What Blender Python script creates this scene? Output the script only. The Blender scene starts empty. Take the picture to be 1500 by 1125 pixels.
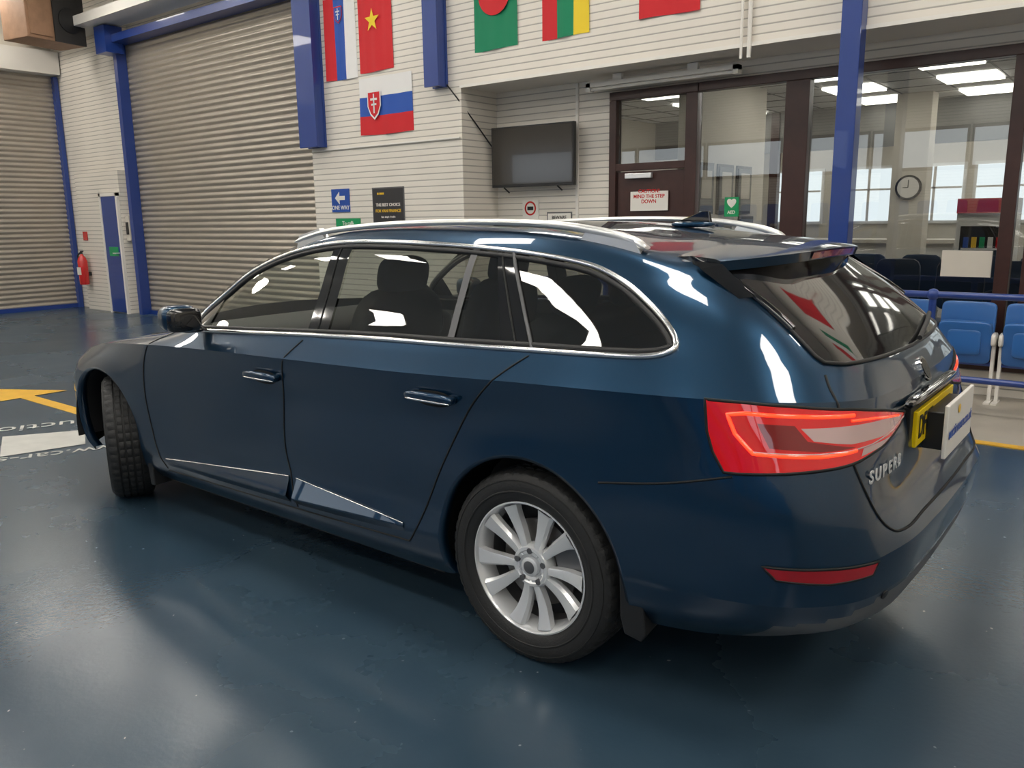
import bpy, bmesh, math, random
import numpy as np
from mathutils import Vector, Matrix
from mathutils.bvhtree import BVHTree
from mathutils.geometry import delaunay_2d_cdt
random.seed(3)
scn=bpy.context.scene
COL=scn.collection
# ------------------------------------------------------------------ materials
def pmat(name,col,rough=.5,metal=0.,coat=0.,emit=None,es=0.,spec=.5,noise=0.,nscale=6.,bump=0.,bscale=60.,trans=0.):
    m=bpy.data.materials.new(name);m.use_nodes=True;nt=m.node_tree;b=nt.nodes['Principled BSDF']
    b.inputs['Base Color'].default_value=(*col,1);b.inputs['Roughness'].default_value=rough
    b.inputs['Metallic'].default_value=metal;b.inputs['Coat Weight'].default_value=coat;b.inputs['Coat Roughness'].default_value=.03
    b.inputs['Specular IOR Level'].default_value=spec;b.inputs['Transmission Weight'].default_value=trans
    if emit: b.inputs['Emission Color'].default_value=(*emit,1);b.inputs['Emission Strength'].default_value=es
    if noise>0 or bump>0:
        tc=nt.nodes.new('ShaderNodeTexCoord')
    if noise>0:
        n=nt.nodes.new('ShaderNodeTexNoise');n.inputs['Scale'].default_value=nscale;n.inputs['Detail'].default_value=5
        nt.links.new(tc.outputs['Object'],n.inputs['Vector'])
        mx=nt.nodes.new('ShaderNodeMix');mx.data_type='RGBA'
        mx.inputs[6].default_value=(*[c*(1-noise) for c in col],1);mx.inputs[7].default_value=(*[min(1,c*(1+noise)) for c in col],1)
        nt.links.new(n.outputs['Fac'],mx.inputs[0]);nt.links.new(mx.outputs[2],b.inputs['Base Color'])
    if bump>0:
        n=nt.nodes.new('ShaderNodeTexNoise');n.inputs['Scale'].default_value=bscale;nt.links.new(tc.outputs['Object'],n.inputs['Vector'])
        bp=nt.nodes.new('ShaderNodeBump');bp.inputs['Strength'].default_value=bump;bp.inputs['Distance'].default_value=.01
        nt.links.new(n.outputs['Fac'],bp.inputs['Height']);nt.links.new(bp.outputs[0],b.inputs['Normal'])
    return m
def emat(name,col,s):
    m=bpy.data.materials.new(name);m.use_nodes=True;nt=m.node_tree;nt.nodes.clear()
    e=nt.nodes.new('ShaderNodeEmission');e.inputs[0].default_value=(*col,1);e.inputs[1].default_value=s
    o=nt.nodes.new('ShaderNodeOutputMaterial');nt.links.new(e.outputs[0],o.inputs[0]);return m
def thinglass(name,tint,refl=.06,rough=.0):
    # thin sheet: transparent + schlick-like mirror term, same from either face
    m=bpy.data.materials.new(name);m.use_nodes=True;nt=m.node_tree;nt.nodes.clear()
    t=nt.nodes.new('ShaderNodeBsdfTransparent');t.inputs[0].default_value=(*tint,1)
    g=nt.nodes.new('ShaderNodeBsdfGlossy');g.inputs['Roughness'].default_value=rough
    f=nt.nodes.new('ShaderNodeLayerWeight');f.inputs['Blend'].default_value=.5
    pw=nt.nodes.new('ShaderNodeMath');pw.operation='POWER';pw.inputs[1].default_value=4.5
    ma=nt.nodes.new('ShaderNodeMath');ma.operation='MULTIPLY_ADD';ma.inputs[1].default_value=.85;ma.inputs[2].default_value=refl;ma.use_clamp=True
    mx=nt.nodes.new('ShaderNodeMixShader');o=nt.nodes.new('ShaderNodeOutputMaterial')
    nt.links.new(f.outputs['Facing'],pw.inputs[0]);nt.links.new(pw.outputs[0],ma.inputs[0]);nt.links.new(ma.outputs[0],mx.inputs[0]);nt.links.new(t.outputs[0],mx.inputs[1]);nt.links.new(g.outputs[0],mx.inputs[2]);nt.links.new(mx.outputs[0],o.inputs[0])
    return m
def siding(name,col,pitch=.075,dark=.55):
    m=pmat(name,col,.45);nt=m.node_tree;b=nt.nodes['Principled BSDF']
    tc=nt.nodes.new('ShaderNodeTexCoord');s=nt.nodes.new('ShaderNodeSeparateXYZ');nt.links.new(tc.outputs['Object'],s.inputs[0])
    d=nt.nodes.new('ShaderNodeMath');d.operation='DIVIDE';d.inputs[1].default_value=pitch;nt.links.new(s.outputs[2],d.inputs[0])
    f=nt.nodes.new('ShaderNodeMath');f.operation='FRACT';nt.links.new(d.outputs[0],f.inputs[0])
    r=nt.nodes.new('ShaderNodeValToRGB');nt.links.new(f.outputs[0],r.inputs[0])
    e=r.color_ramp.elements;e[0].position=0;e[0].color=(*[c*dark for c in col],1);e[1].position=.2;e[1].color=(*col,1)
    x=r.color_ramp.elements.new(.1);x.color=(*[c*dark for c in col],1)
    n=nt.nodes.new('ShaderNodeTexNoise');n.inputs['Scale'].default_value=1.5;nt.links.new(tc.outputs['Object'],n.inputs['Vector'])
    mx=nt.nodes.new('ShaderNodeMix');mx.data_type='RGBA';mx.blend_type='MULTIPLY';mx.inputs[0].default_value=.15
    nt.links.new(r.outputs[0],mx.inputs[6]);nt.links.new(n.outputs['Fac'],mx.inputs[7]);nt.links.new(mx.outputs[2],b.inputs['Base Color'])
    bp=nt.nodes.new('ShaderNodeBump');bp.inputs['Strength'].default_value=.5;bp.inputs['Distance'].default_value=.01
    nt.links.new(r.outputs[0],bp.inputs['Height']);nt.links.new(bp.outputs[0],b.inputs['Normal'])
    return m
M={}
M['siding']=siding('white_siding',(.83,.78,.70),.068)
M['cream']=pmat('cream_paint',(.66,.61,.53),.6,noise=.05)
M['ceil']=pmat('ceiling_paint',(.86,.85,.82),.8)
M['blue']=pmat('blue_steel_paint',(.012,.045,.24),.35,coat=.4)
M['white']=pmat('white_paint',(.78,.75,.70),.4)
M['shut']=pmat('galvanised_slats',(.46,.415,.355),.38,.45,noise=.12,nscale=3)
M['brown']=pmat('dark_brown_timber',(.045,.016,.012),.35,noise=.3,nscale=12)
M['black']=pmat('black_plastic',(.012,.012,.013),.45)
M['gblack']=pmat('gloss_black',(.005,.005,.006),.06,coat=1)
M['screen']=pmat('tv_screen',(.03,.026,.022),.12,coat=.6)
M['red']=pmat('red_cloth',(.62,.012,.02),.7)
M['green']=pmat('green_cloth',(.0,.22,.10),.7)
M['yellow']=pmat('yellow_cloth',(.85,.62,.03),.7)
M['fblue']=pmat('blue_cloth',(.02,.09,.42),.7)
M['fwhite']=pmat('white_cloth',(.80,.79,.78),.7)
M['redp']=pmat('red_paint',(.55,.01,.01),.25,coat=.6)
M['seatb']=pmat('blue_plastic_seat',(.03,.14,.42),.35,coat=.2)
M['wood']=pmat('plywood_box',(.30,.17,.10),.6,noise=.3,nscale=8)
M['grille']=pmat('speaker_grille',(.03,.028,.027),.7,bump=.6,bscale=200)
M['sgblue']=pmat('sign_blue',(.01,.07,.36),.4)
M['sgyel']=pmat('sign_yellow',(.8,.5,.02),.4)
M['sggreen']=pmat('sign_green',(.0,.30,.10),.4)
M['poster']=pmat('poster_black',(.03,.03,.035),.35)
M['glassw']=thinglass('window_glass',(.76,.77,.75),.09)
M['panel']=emat('light_panel',(1,.95,.86),17.5)
M['panel2']=emat('light_panel_office',(1,.96,.9),6.5)
M['day']=emat('daylight_pane',(.85,.93,1),1.7)
def floormat():
    m=pmat('navy_epoxy',(.02,.05,.09),.2);nt=m.node_tree;b=nt.nodes['Principled BSDF']
    b.inputs['Specular IOR Level'].default_value=.65
    tc=nt.nodes.new('ShaderNodeTexCoord')
    n=nt.nodes.new('ShaderNodeTexNoise');n.inputs['Scale'].default_value=.8;n.inputs['Detail'].default_value=6;n.inputs['Roughness'].default_value=.55
    n2=nt.nodes.new('ShaderNodeTexNoise');n2.inputs['Scale'].default_value=45;n2.inputs['Detail'].default_value=3
    v=nt.nodes.new('ShaderNodeTexNoise');v.inputs['Scale'].default_value=33;v.inputs['Detail'].default_value=1
    for q in (n,n2,v): nt.links.new(tc.outputs['Object'],q.inputs['Vector'])
    r=nt.nodes.new('ShaderNodeValToRGB');nt.links.new(n.outputs['Fac'],r.inputs[0]);e=r.color_ramp.elements
    e[0].position=.3;e[0].color=(.023,.050,.080,1);e[1].position=.75;e[1].color=(.045,.078,.110,1)
    rs=nt.nodes.new('ShaderNodeValToRGB');nt.links.new(v.outputs['Fac'],rs.inputs[0]);e=rs.color_ramp.elements
    e[0].position=.77;e[0].color=(0,0,0,1);e[1].position=.80;e[1].color=(1,1,1,1)
    mx=nt.nodes.new('ShaderNodeMix');mx.data_type='RGBA';mx.inputs[7].default_value=(.25,.28,.30,1)
    nt.links.new(rs.outputs[0],mx.inputs[0]);nt.links.new(r.outputs[0],mx.inputs[6]);nt.links.new(mx.outputs[2],b.inputs['Base Color'])
    mr=nt.nodes.new('ShaderNodeMapRange');mr.inputs[1].default_value=.3;mr.inputs[2].default_value=.7;mr.inputs[3].default_value=.20;mr.inputs[4].default_value=.33
    nt.links.new(n.outputs['Fac'],mr.inputs[0]);nt.links.new(mr.outputs[0],b.inputs['Roughness'])
    bp=nt.nodes.new('ShaderNodeBump');bp.inputs['Strength'].default_value=.13;bp.inputs['Distance'].default_value=.004
    nt.links.new(n2.outputs['Fac'],bp.inputs['Height']);nt.links.new(bp.outputs[0],b.inputs['Normal'])
    return m
M['floor']=floormat()
M['beige']=pmat('beige_floor',(.42,.38,.32),.35,noise=.1,nscale=4)
M['yline']=pmat('yellow_floor_paint',(.75,.42,.03),.35,noise=.15,nscale=9)
M['wline']=pmat('white_floor_paint',(.55,.55,.52),.35,noise=.2,nscale=9)
M['carpet']=pmat('office_carpet',(.05,.06,.08),.8)
def paint():
    m=pmat('blue_metallic_paint',(.0035,.036,.084),.32,.75,1.0);nt=m.node_tree;b=nt.nodes['Principled BSDF']
    b.inputs['Coat Roughness'].default_value=.015;b.inputs['Coat IOR'].default_value=1.55
    o=[n for n in nt.nodes if n.type=='OUTPUT_MATERIAL'][0]
    g=nt.nodes.new('ShaderNodeNewGeometry');d=nt.nodes.new('ShaderNodeBsdfDiffuse');d.inputs[0].default_value=(.10,.10,.095,1)
    mx=nt.nodes.new('ShaderNodeMixShader');nt.links.new(g.outputs['Backfacing'],mx.inputs[0]);nt.links.new(b.outputs[0],mx.inputs[1]);nt.links.new(d.outputs[0],mx.inputs[2]);nt.links.new(mx.outputs[0],o.inputs[0])
    tc=nt.nodes.new('ShaderNodeTexCoord');n=nt.nodes.new('ShaderNodeTexVoronoi');n.inputs['Scale'].default_value=900
    nt.links.new(tc.outputs['Object'],n.inputs['Vector'])
    mr=nt.nodes.new('ShaderNodeMapRange');mr.inputs[3].default_value=.25;mr.inputs[4].default_value=.38;nt.links.new(n.outputs['Distance'],mr.inputs[0]);nt.links.new(mr.outputs[0],b.inputs['Roughness'])
    return m
M['paint']=paint()
M['chrome']=pmat('satin_chrome',(.85,.85,.85),.14,1.)
M['badge']=pmat('bright_badge_silver',(.85,.85,.85),.25,.35)
M['alu']=pmat('silver_rail',(.85,.85,.84),.3,.7)
M['alloy']=pmat('silver_alloy',(.80,.81,.82),.25,.4,coat=.6)
M['alloyd']=pmat('alloy_inner',(.16,.16,.165),.4,.6)
M['disc']=pmat('brake_disc',(.25,.24,.23),.35,.9)
M['tyre']=pmat('tyre_rubber',(.018,.018,.018),.62,bump=.15,bscale=120)
M['cglass']=thinglass('tinted_side_glass',(.82,.84,.79),.15)
M['cglassr']=thinglass('privacy_glass',(.50,.51,.48),.12)
M['wglass']=thinglass('windscreen_glass',(.88,.92,.88),.04)
M['fabric']=pmat('seat_fabric',(.045,.044,.043),.8)
M['grey']=pmat('grey_valance',(.12,.12,.125),.45)
M['lred']=pmat('tail_lamp_red',(.50,.004,.008),.05,0,1.,(1,.008,.008),.16)
M['ldark']=pmat('tail_lamp_dark_red',(.16,.002,.004),.05,0,1.,(1,.008,.008),.03)
M['lglow']=pmat('tail_lamp_glow',(.9,.03,.01),.1,0,1.,(1,.06,.015),1.5)
M['lclear']=pmat('tail_lamp_clear',(.62,.46,.46),.12,.5,1.,(1,.3,.3),.03)
M['refl']=pmat('reflector_red',(.35,.003,.01),.12,0,1.)
M['plate']=pmat('number_plate_yellow',(.85,.60,.0),.35)
M['gap']=pmat('panel_gap',(.001,.0015,.002),.6)
M['seatd']=pmat('navy_chair_plastic',(.015,.03,.07),.4)
M['grille2']=pmat('grey_panel',(.2,.2,.19),.5)
# ------------------------------------------------------------------ mesh builder
class MB:
    def __init__(s): s.v=[];s.f=[];s.m=[];s.mats=[]
    def mi(s,k):
        if k not in s.mats:s.mats.append(k)
        return s.mats.index(k)
    def add(s,vs,fs,mk,T=None):
        o=len(s.v)
        for p in vs:
            p=Vector(p)
            s.v.append(T@p if T else p)
        i=s.mi(mk)
        for f in fs: s.f.append([o+q for q in f]);s.m.append(i)
    def box(s,x0,x1,y0,y1,z0,z1,mk,T=None):
        x0,x1=min(x0,x1),max(x0,x1);y0,y1=min(y0,y1),max(y0,y1);z0,z1=min(z0,z1),max(z0,z1)
        vs=[(x0,y0,z0),(x1,y0,z0),(x1,y1,z0),(x0,y1,z0),(x0,y0,z1),(x1,y0,z1),(x1,y1,z1),(x0,y1,z1)]
        s.add(vs,[(0,3,2,1),(4,5,6,7),(0,1,5,4),(1,2,6,5),(2,3,7,6),(3,0,4,7)],mk,T)
    def cyl(s,p0,p1,r0,mk,n=16,r1=None,T=None):
        p0=Vector(p0);p1=Vector(p1);r1=r0 if r1 is None else r1
        d=(p1-p0).normalized();a=d.orthogonal().normalized();b=d.cross(a)
        vs=[];
        for k in range(n):
            t=2*math.pi*k/n;w=a*math.cos(t)+b*math.sin(t);vs.append(p0+w*r0);vs.append(p1+w*r1)
        fs=[(2*k,2*((k+1)%n),2*((k+1)%n)+1,2*k+1) for k in range(n)]
        fs.append([2*k for k in range(n)][::-1]);fs.append([2*k+1 for k in range(n)])
        s.add(vs,fs,mk,T)
    def lathe(s,prof,n,mk,T=None,mod=None,a0=0,a1=2*math.pi):
        closed=abs(a1-a0-2*math.pi)<1e-6; vs=[];N=n if closed else n+1
        for k in range(N):
            t=a0+(a1-a0)*k/n
            for j,(y,r) in enumerate(prof):
                rr=r-(mod(k,j) if mod else 0)
                vs.append((rr*math.cos(t),y,rr*math.sin(t)))
        L=len(prof);fs=[]
        for k in range(n):
            k2=(k+1)%N
            for j in range(L-1): fs.append((k*L+j,k*L+j+1,k2*L+j+1,k2*L+j))
        s.add(vs,fs,mk,T)
    def sell(s,c,r,mk,e=(.35,.35),T=None,n=20):
        def sp(v,e): return math.copysign(abs(v)**e,v)
        vs=[];c=Vector(c)
        for i in range(n+1):
            a=-math.pi/2+math.pi*i/n
            for j in range(2*n):
                b=math.pi*j/n
                p=Vector((r[0]*sp(math.cos(a),e[0])*sp(math.cos(b),e[1]),r[1]*sp(math.cos(a),e[0])*sp(math.sin(b),e[1]),r[2]*sp(math.sin(a),e[0])))
                if T: p=T@p
                vs.append(c+p)
        fs=[]
        for i in range(n):
            for j in range(2*n):
                fs.append((i*2*n+j,i*2*n+(j+1)%(2*n),(i+1)*2*n+(j+1)%(2*n),(i+1)*2*n+j))
        s.add(vs,fs,mk)
    def prism(s,poly,fn,d0,d1,mk):
        n=len(poly);vs=[fn(u,v,d0) for u,v in poly]+[fn(u,v,d1) for u,v in poly]
        fs=[list(range(n))[::-1],[n+i for i in range(n)]]+[(i,(i+1)%n,n+(i+1)%n,n+i) for i in range(n)]
        s.add(vs,fs,mk)
    def build(s,name,parent=None,smooth=False,bevel=0,doubles=False,recalc=True):
        me=bpy.data.meshes.new(name);me.from_pydata([tuple(p) for p in s.v],[],s.f)
        for k in s.mats: me.materials.append(M[k])
        me.polygons.foreach_set('material_index',s.m)
        bm=bmesh.new();bm.from_mesh(me)
        if doubles: bmesh.ops.remove_doubles(bm,verts=bm.verts,dist=1e-5)
        if recalc: bmesh.ops.recalc_face_normals(bm,faces=bm.faces)
        bm.to_mesh(me);bm.free()
        ob=bpy.data.objects.new(name,me);COL.objects.link(ob)
        if smooth:
            for p in me.polygons:p.use_smooth=True
            try: me.set_sharp_from_angle(angle=math.radians(smooth if smooth is not True else 40))
            except Exception: pass
        if bevel: 
            b=ob.modifiers.new('bevel','BEVEL');b.width=bevel;b.segments=2;b.limit_method='ANGLE'
        if parent: setpar(ob,parent)
        return ob
def setpar(ob,par):
    ob.parent=par;ob.matrix_parent_inverse=Matrix.Translation(par.location).inverted()
def empty(name,loc):
    e=bpy.data.objects.new(name,None);e.location=loc;e.empty_display_size=.2;COL.objects.link(e);return e
def tube(name,pts,r,mk,parent=None,cyclic=False,res=3,poly=True):
    c=bpy.data.curves.new(name,'CURVE');c.dimensions='3D';c.bevel_depth=r;c.bevel_resolution=res;c.use_fill_caps=True
    sp=c.splines.new('POLY');sp.points.add(len(pts)-1)
    for i,p in enumerate(pts): sp.points[i].co=(*p,1)
    sp.use_cyclic_u=cyclic;sp.use_smooth=True
    c.materials.append(M[mk]);ob=bpy.data.objects.new(name,c);COL.objects.link(ob)
    if parent:setpar(ob,parent)
    return ob
def text(name,body,size,loc,rot,mk,parent=None,ext=.001,align='CENTER',sx=1.,bold=0):
    c=bpy.data.curves.new(name,'FONT');c.body=body;c.size=size;c.extrude=ext;c.align_x=align;c.align_y='CENTER';c.offset=bold
    c.materials.append(M[mk]);ob=bpy.data.objects.new(name,c);COL.objects.link(ob);ob.location=loc;ob.rotation_euler=rot;ob.scale=(sx,1,1)
    if parent:setpar(ob,parent)
    return ob
WR=(math.radians(90),0,math.radians(180))
RR=(math.radians(90),0,math.radians(-90))
# ------------------------------------------------------------------ camera
yaw,pit,rol=math.radians(-51.618),math.radians(11.403),math.radians(-.795)
f=Vector((math.cos(yaw)*math.cos(pit),math.sin(yaw)*math.cos(pit),-math.sin(pit)));r=Vector((math.sin(yaw),-math.cos(yaw),0));u=r.cross(f)
r2=r*math.cos(rol)+u*math.sin(rol);u2=-r*math.sin(rol)+u*math.cos(rol)
cd=bpy.data.cameras.new('camera');cam=bpy.data.objects.new('camera',cd);COL.objects.link(cam);scn.camera=cam
cd.sensor_width=36;cd.lens=36*1200.8/1500;cd.clip_start=.05
mw=Matrix.Identity(4)
for i in range(3): mw[i][0]=r2[i];mw[i][1]=u2[i];mw[i][2]=-f[i]
mw[0][3],mw[1][3],mw[2][3]=-1.544,2.900,1.470
cam.matrix_world=mw
scn.view_settings.view_transform='Standard';scn.view_settings.exposure=.14
w=bpy.data.worlds.new('world');scn.world=w;w.use_nodes=True;w.node_tree.nodes['Background'].inputs[0].default_value=(.8,.88,1,1);w.node_tree.nodes['Background'].inputs[1].default_value=.4
# ------------------------------------------------------------------ room
YB=-4.0;YR=-4.6;XL=13.9;H=5.1
b=MB();b.box(-7,14.2,-4.7,9,-.1,0,'floor');fl=b.build('floor')
b=MB();b.box(-7,3.2,-4.6,-3.06,-.02,.004,'beige');b.build('floor_walkway')
b=MB();b.box(-7,3.2,-3.06,-2.98,-.02,.006,'yline');b.build('floor_yellow_line')
b=MB();b.box(-7,14.2,-4.7,9,H,H+.1,'ceil');b.build('ceiling')
def wseg(n,*a):
    b=MB();b.box(*a);b.build(n)
wseg('wall_back_1',4.56,7.10,-4.7,YB,0,H,'siding')
wseg('wall_back_2',7.10,11.70,-4.7,-4.16,4.32,H,'siding')
wseg('wall_back_3',11.70,14.2,-4.7,YB-.005,0,H,'siding')
wseg('wall_back_4',11.85,13.35,YB-.004,-3.86,0,2.32,'siding')
wseg('wall_back_5',-7,4.56,-4.75,YB,2.85,H,'siding')
wseg('wall_back_6',3.05,4.56,-4.75,YR,0,2.85,'siding')
wseg('wall_back_7',-7,3.05,-4.75,YR,2.71,2.85,'siding')
wseg('wall_back_8',-7,-2.4,-4.75,YR,0,2.69,'siding')
wseg('wall_back_9',-2.4,1.1,-4.75,YR,0,.21,'siding')
wseg('wall_left',14.0,14.2,-4.0,9,0,H,'cream')
wseg('trim_beam',13.7,13.99,-3.98,9,3.99,4.36,'white')
b=MB();b.box(-7.1,-7,-4.7,9,0,H,'siding');b.build('wall_right')
b=MB();b.box(-7,14.2,9,9.1,0,H,'siding');b.build('wall_front')
def shutter(p0,p1,z0,z1,pitch,amp,nrm):
    b=MB();n=int((z1-z0)/pitch);k=8;vs=[];fs=[]
    for i in range(n*k+1):
        z=z0+(z1-z0)*i/(n*k);ph=(i%k)/k
        o=amp*(math.sin(math.pi*min(1,ph/.8)) if ph<.8 else -.15)
        vs.append((p0[0]+nrm[0]*o,p0[1]+nrm[1]*o,z));vs.append((p1[0]+nrm[0]*o,p1[1]+nrm[1]*o,z))
    for i in range(n*k): fs.append((2*i,2*i+1,2*i+3,2*i+2))
    b.add(vs,fs,'shut');
    return b
s=shutter((7.12,-4.08),(11.62,-4.08),0.05,4.3,.084,.022,(0,1));s.box(7.12,11.62,-4.12,-4.04,0,.06,'blue')
s.box(7.14,11.66,-4.06,-3.80,4.2,4.31,'blue');s.box(11.58,11.68,-4.06,-3.9,0,4.25,'blue');s.box(11.48,11.8,-3.98,-3.7,4.05,4.44,'blue')
s.build('roller_shutter',recalc=False,smooth=50)
s=shutter((13.95,-3.95),(13.95,2.5),0.05,3.98,.084,.022,(-1,0));s.box(13.9,13.98,-3.95,2.5,0,.07,'blue');s.box(13.84,13.98,-3.99,-3.92,0,3.97,'blue');s.build('roller_shutter',recalc=False,smooth=50)
b=MB();b.box(7.15,13.9,-3.98,-3.5,4.46,4.6,'white');b.build('trim_1')
def column(name,x0,x1,z0,z1,y=YB):
    b=MB();b.box(x0,x1,y,y+.03,z0,z1,'blue');b.box(x0,x1,y+.13,y+.16,z0,z1,'blue');b.box((x0+x1)/2-.02,(x0+x1)/2+.02,y+.03,y+.13,z0,z1,'blue');b.box(x0+.01,x0+.03,y+.02,y+.14,z0,z1,'blue')
    b.build(name,bevel=.004)
column('steel_column',6.80,7.14,2.37,H);column('steel_column',4.74,4.95,2.87,H)
b=MB();b.box(.43,.58,-3.99,-3.85,0,H,'blue');b.box(.36,.65,-3.99,-3.8,0,.02,'blue');b.build('steel_column',bevel=.006)
b=MB();b.box(4.58,7.08,-3.995,-3.98,2.33,2.345,'white');b.build('trim_2')
b=MB();b.box(3.45,3.48,YR,YR+.02,0,2.84,'white');b.build('trim_3')
b=MB();b.box(-7,4.56,-3.995,-3.975,2.84,2.87,'white');b.build('trim_4')
# windows (brown timber)
b=MB();Y0,Y1=YR-.06,YR+.05
def fr(x0,x1,z0,z1): b.box(x0,x1,Y0,Y1,z0,z1,'brown')
fr(-2.4,2.07,2.62,2.70);fr(1.03,1.24,0,2.62);fr(-.60,-.50,.25,2.62);fr(-.78,-.68,.25,2.62);fr(-2.4,-2.3,.25,2.62);fr(-2.4,2.07,.22,.32)
b.box(-2.4,2.07,YR-.02,YR-.01,.3,2.62,'glassw')
b.build('window_1',bevel=.004)
b=MB();b.box(2.08,3.05,Y0,Y1,2.62,2.70,'brown');b.box(2.08,2.20,Y0,Y1,0,2.62,'brown');b.box(2.97,3.05,Y0,Y1,0,2.62,'brown');b.box(2.20,2.97,Y0,Y1,1.93,2.0,'brown');b.box(2.20,2.97,YR-.02,YR-.01,2.0,2.62,'glassw')
b.box(2.21,2.96,YR-.03,YR+.02,.02,1.92,'brown');b.box(2.33,2.84,YR+.02,YR+.035,.15,.9,'brown');b.box(2.33,2.84,YR+.02,YR+.03,1.1,1.45,'brown')
b.box(2.55,2.85,YR+.03,YR+.07,1.85,1.90,'alu');b.cyl((2.28,YR+.03,1.0),(2.28,YR+.08,1.0),.012,'alu');b.box(2.27,2.39,YR+.07,YR+.085,.99,1.01,'alu')
b.build('door_1',bevel=.004)
# office behind the glass
b=MB();b.box(-6,5,-12,-4.76,-.05,.003,'carpet');b.build('floor_office')
b=MB();b.box(-6,5,-12,-4.76,2.9,2.95,'ceil')
for x in np.arange(-6,5,.6): b.box(x-.01,x+.01,-12,-4.76,2.895,2.9,'grille2')
for y in np.arange(-12,-4.8,.6): b.box(-6,5,y-.01,y+.01,2.895,2.9,'grille2')
b.build('ceiling_office')
b=MB();b.box(-6,5,-12.1,-12,0,2.9,'cream');b.box(5,5.1,-12,-4.76,0,2.9,'cream');b.box(-6.1,-6,-12,-4.76,0,2.9,'cream');b.box(2.3,2.4,-6.8,-4.8,0,2.9,'cream')
b.box(.85,1.25,-8.6,-8.3,0,2.9,'cream');b.box(-6,5,-9.2,-9.1,2.35,2.9,'grille2');b.box(.0,.12,-9.2,-9.08,0,2.9,'brown');b.box(-2.2,-2.08,-9.2,-9.08,0,2.9,'brown');b.box(3.0,3.12,-9.2,-9.08,0,2.9,'brown');b.build('wall_office')
b=MB()
for x in (-4.5,-2.7,-.9,.3,1.5,3.4):
    for y in (-6.2,-7.4,-8.6,-9.8,-11.2): b.box(x-.28,x+.28,y-.28,y+.28,2.87,2.894,'panel2')
b.build('office_ceiling_lights')
b=MB();
for x in (-3.6,-2.5,-1.2,.1,1.1,2.1,3.3): 
    b.box(x,x+.8,-11.97,-11.95,1.35,2.2,'day');b.box(x-.05,x+.85,-12,-11.97,1.3,2.25,'white');b.box(x+.38,x+.42,-11.95,-11.93,1.35,2.2,'white');b.box(x,x+.8,-11.95,-11.93,1.85,1.88,'white')
b.build('office_window')
b=MB();b.lathe([(.03,0),(.03,.13),(.035,.15),(0,.15)],32,'black',Matrix.Translation((1.04,-8.3,1.78)));b.lathe([(.032,0),(.032,.125)],32,'white',Matrix.Translation((1.04,-8.3,1.78)))
b.box(1.035,1.045,-8.266,-8.262,1.78,1.87,'black');b.box(1.04,1.10,-8.266,-8.262,1.775,1.785,'black');b.build('wall_clock')
b=MB();b.box(-3.5,-.5,-9.0,-8.5,0,1.05,'white');b.box(.8,3.2,-10.4,-10,0,1.05,'white');b.box(-3.6,-.4,-9.06,-8.4,1.05,1.1,'cream');b.box(.7,3.3,-10.5,-9.9,1.05,1.1,'cream');b.build('service_counter')
b=MB();b.box(-.22,.34,-8.05,-7.55,0,1.62,'white');b.box(-.17,.29,-7.55,-7.53,.15,1.32,'screen');b.box(-.22,.34,-7.57,-7.51,1.46,1.62,'redp')
for z in (.4,.62,.84,1.06):
    b.box(-.15,.27,-7.53,-7.52,z,z+.02,'white')
    for k in range(5): b.box(-.12+.08*k,-.07+.08*k,-7.53,-7.515,z+.02,z+.14,['redp','white','sggreen','sgyel','sgblue'][k])
b.build('drinks_fridge')
def chair(x,y):
    b=MB()
    b.sell((x,y,.45),(.22,.22,.035),'seatd',(.4,.4),n=8);b.sell((x,y-.2,.80),(.21,.03,.24),'seatd',(.4,.4),n=8)
    for dx in(-.18,.18):
        for dy in(-.18,.18): b.cyl((x+dx,y+dy,.0),(x+dx,y+dy,.44),.012,'alu',8)
    b.cyl((x-.18,y-.18,.44),(x-.18,y-.2,.7),.012,'alu',8);b.cyl((x+.18,y-.18,.44),(x+.18,y-.2,.7),.012,'alu',8)
    b.build('office_chair',smooth=True)
for i in range(5):
    for j in range(2): chair(1.6-.55*i,-5.6-j*.95)
b=MB()
for (y,z) in ((-5.2,1.75),(-5.7,1.75),(-6.2,1.75),(-5.2,1.15),(-5.7,1.15),(-6.3,1.2)):
    b.box(2.28,2.30,y-.2,y+.2,z-.26,z+.26,'gblack');b.box(2.27,2.285,y-.17,y+.17,z-.23,z+.23,'grille2');b.box(2.265,2.275,y-.12,y+.12,z-.1,z+.18,'cream')
b.build('framed_pictures')
# unseen side of the hall; glowing panes and seating tiers added for reflections
b=MB()
for i in range(9):
    x=-6.2+2.1*i;b.box(x,x+1.95,8.94,8.98,2.5,3.3,'day');b.box(x-.05,x+2.0,8.96,8.995,2.42,3.38,'brown')
b.build('added_glow_panes')  # glowing band added to brighten reflections in doors and glass, no known windows
b=MB()
for k in range(3): b.box(-6,10,7.0+.6*k,9-.06,.4*k,.4*(k+1),'grille2')
b.build('added_seating_tier')  # unseen tiers added to give the paint darker shapes to reflect
b=MB()
for k in range(3):
    for i in range(26): b.sell((-5.6+.6*i,7.35+.6*k,.4*(k+1)+.3),(.21,.06,.25),'seatb',(.3,.3),n=6)
b.build('added_tier_seats')  # unseen seats added along with the tiers for reflections
e=empty('blue_railing',(2,6.2,0));b=MB()
for z in (.95,.5): b.cyl((-5,6.2,z),(10,6.2,z),.024,'blue',12)
for i in range(11): b.cyl((-5+1.5*i,6.2,0),(-5+1.5*i,6.2,.95),.026,'blue',12)
b.build('rails',e)
b=MB()
for x in (-5,-2.4,.2,2.8,5.4,8.0,10.6,12.8):
    for y in (-2.3,.6,3.5,6.4):
        b.box(x-.45,x+.45,y-.3,y+.3,H-.05,H-.04,'panel');b.box(x-.48,x+.48,y-.33,y+.33,H-.04,H,'white')
b.build('ceiling_light_panels')
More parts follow.
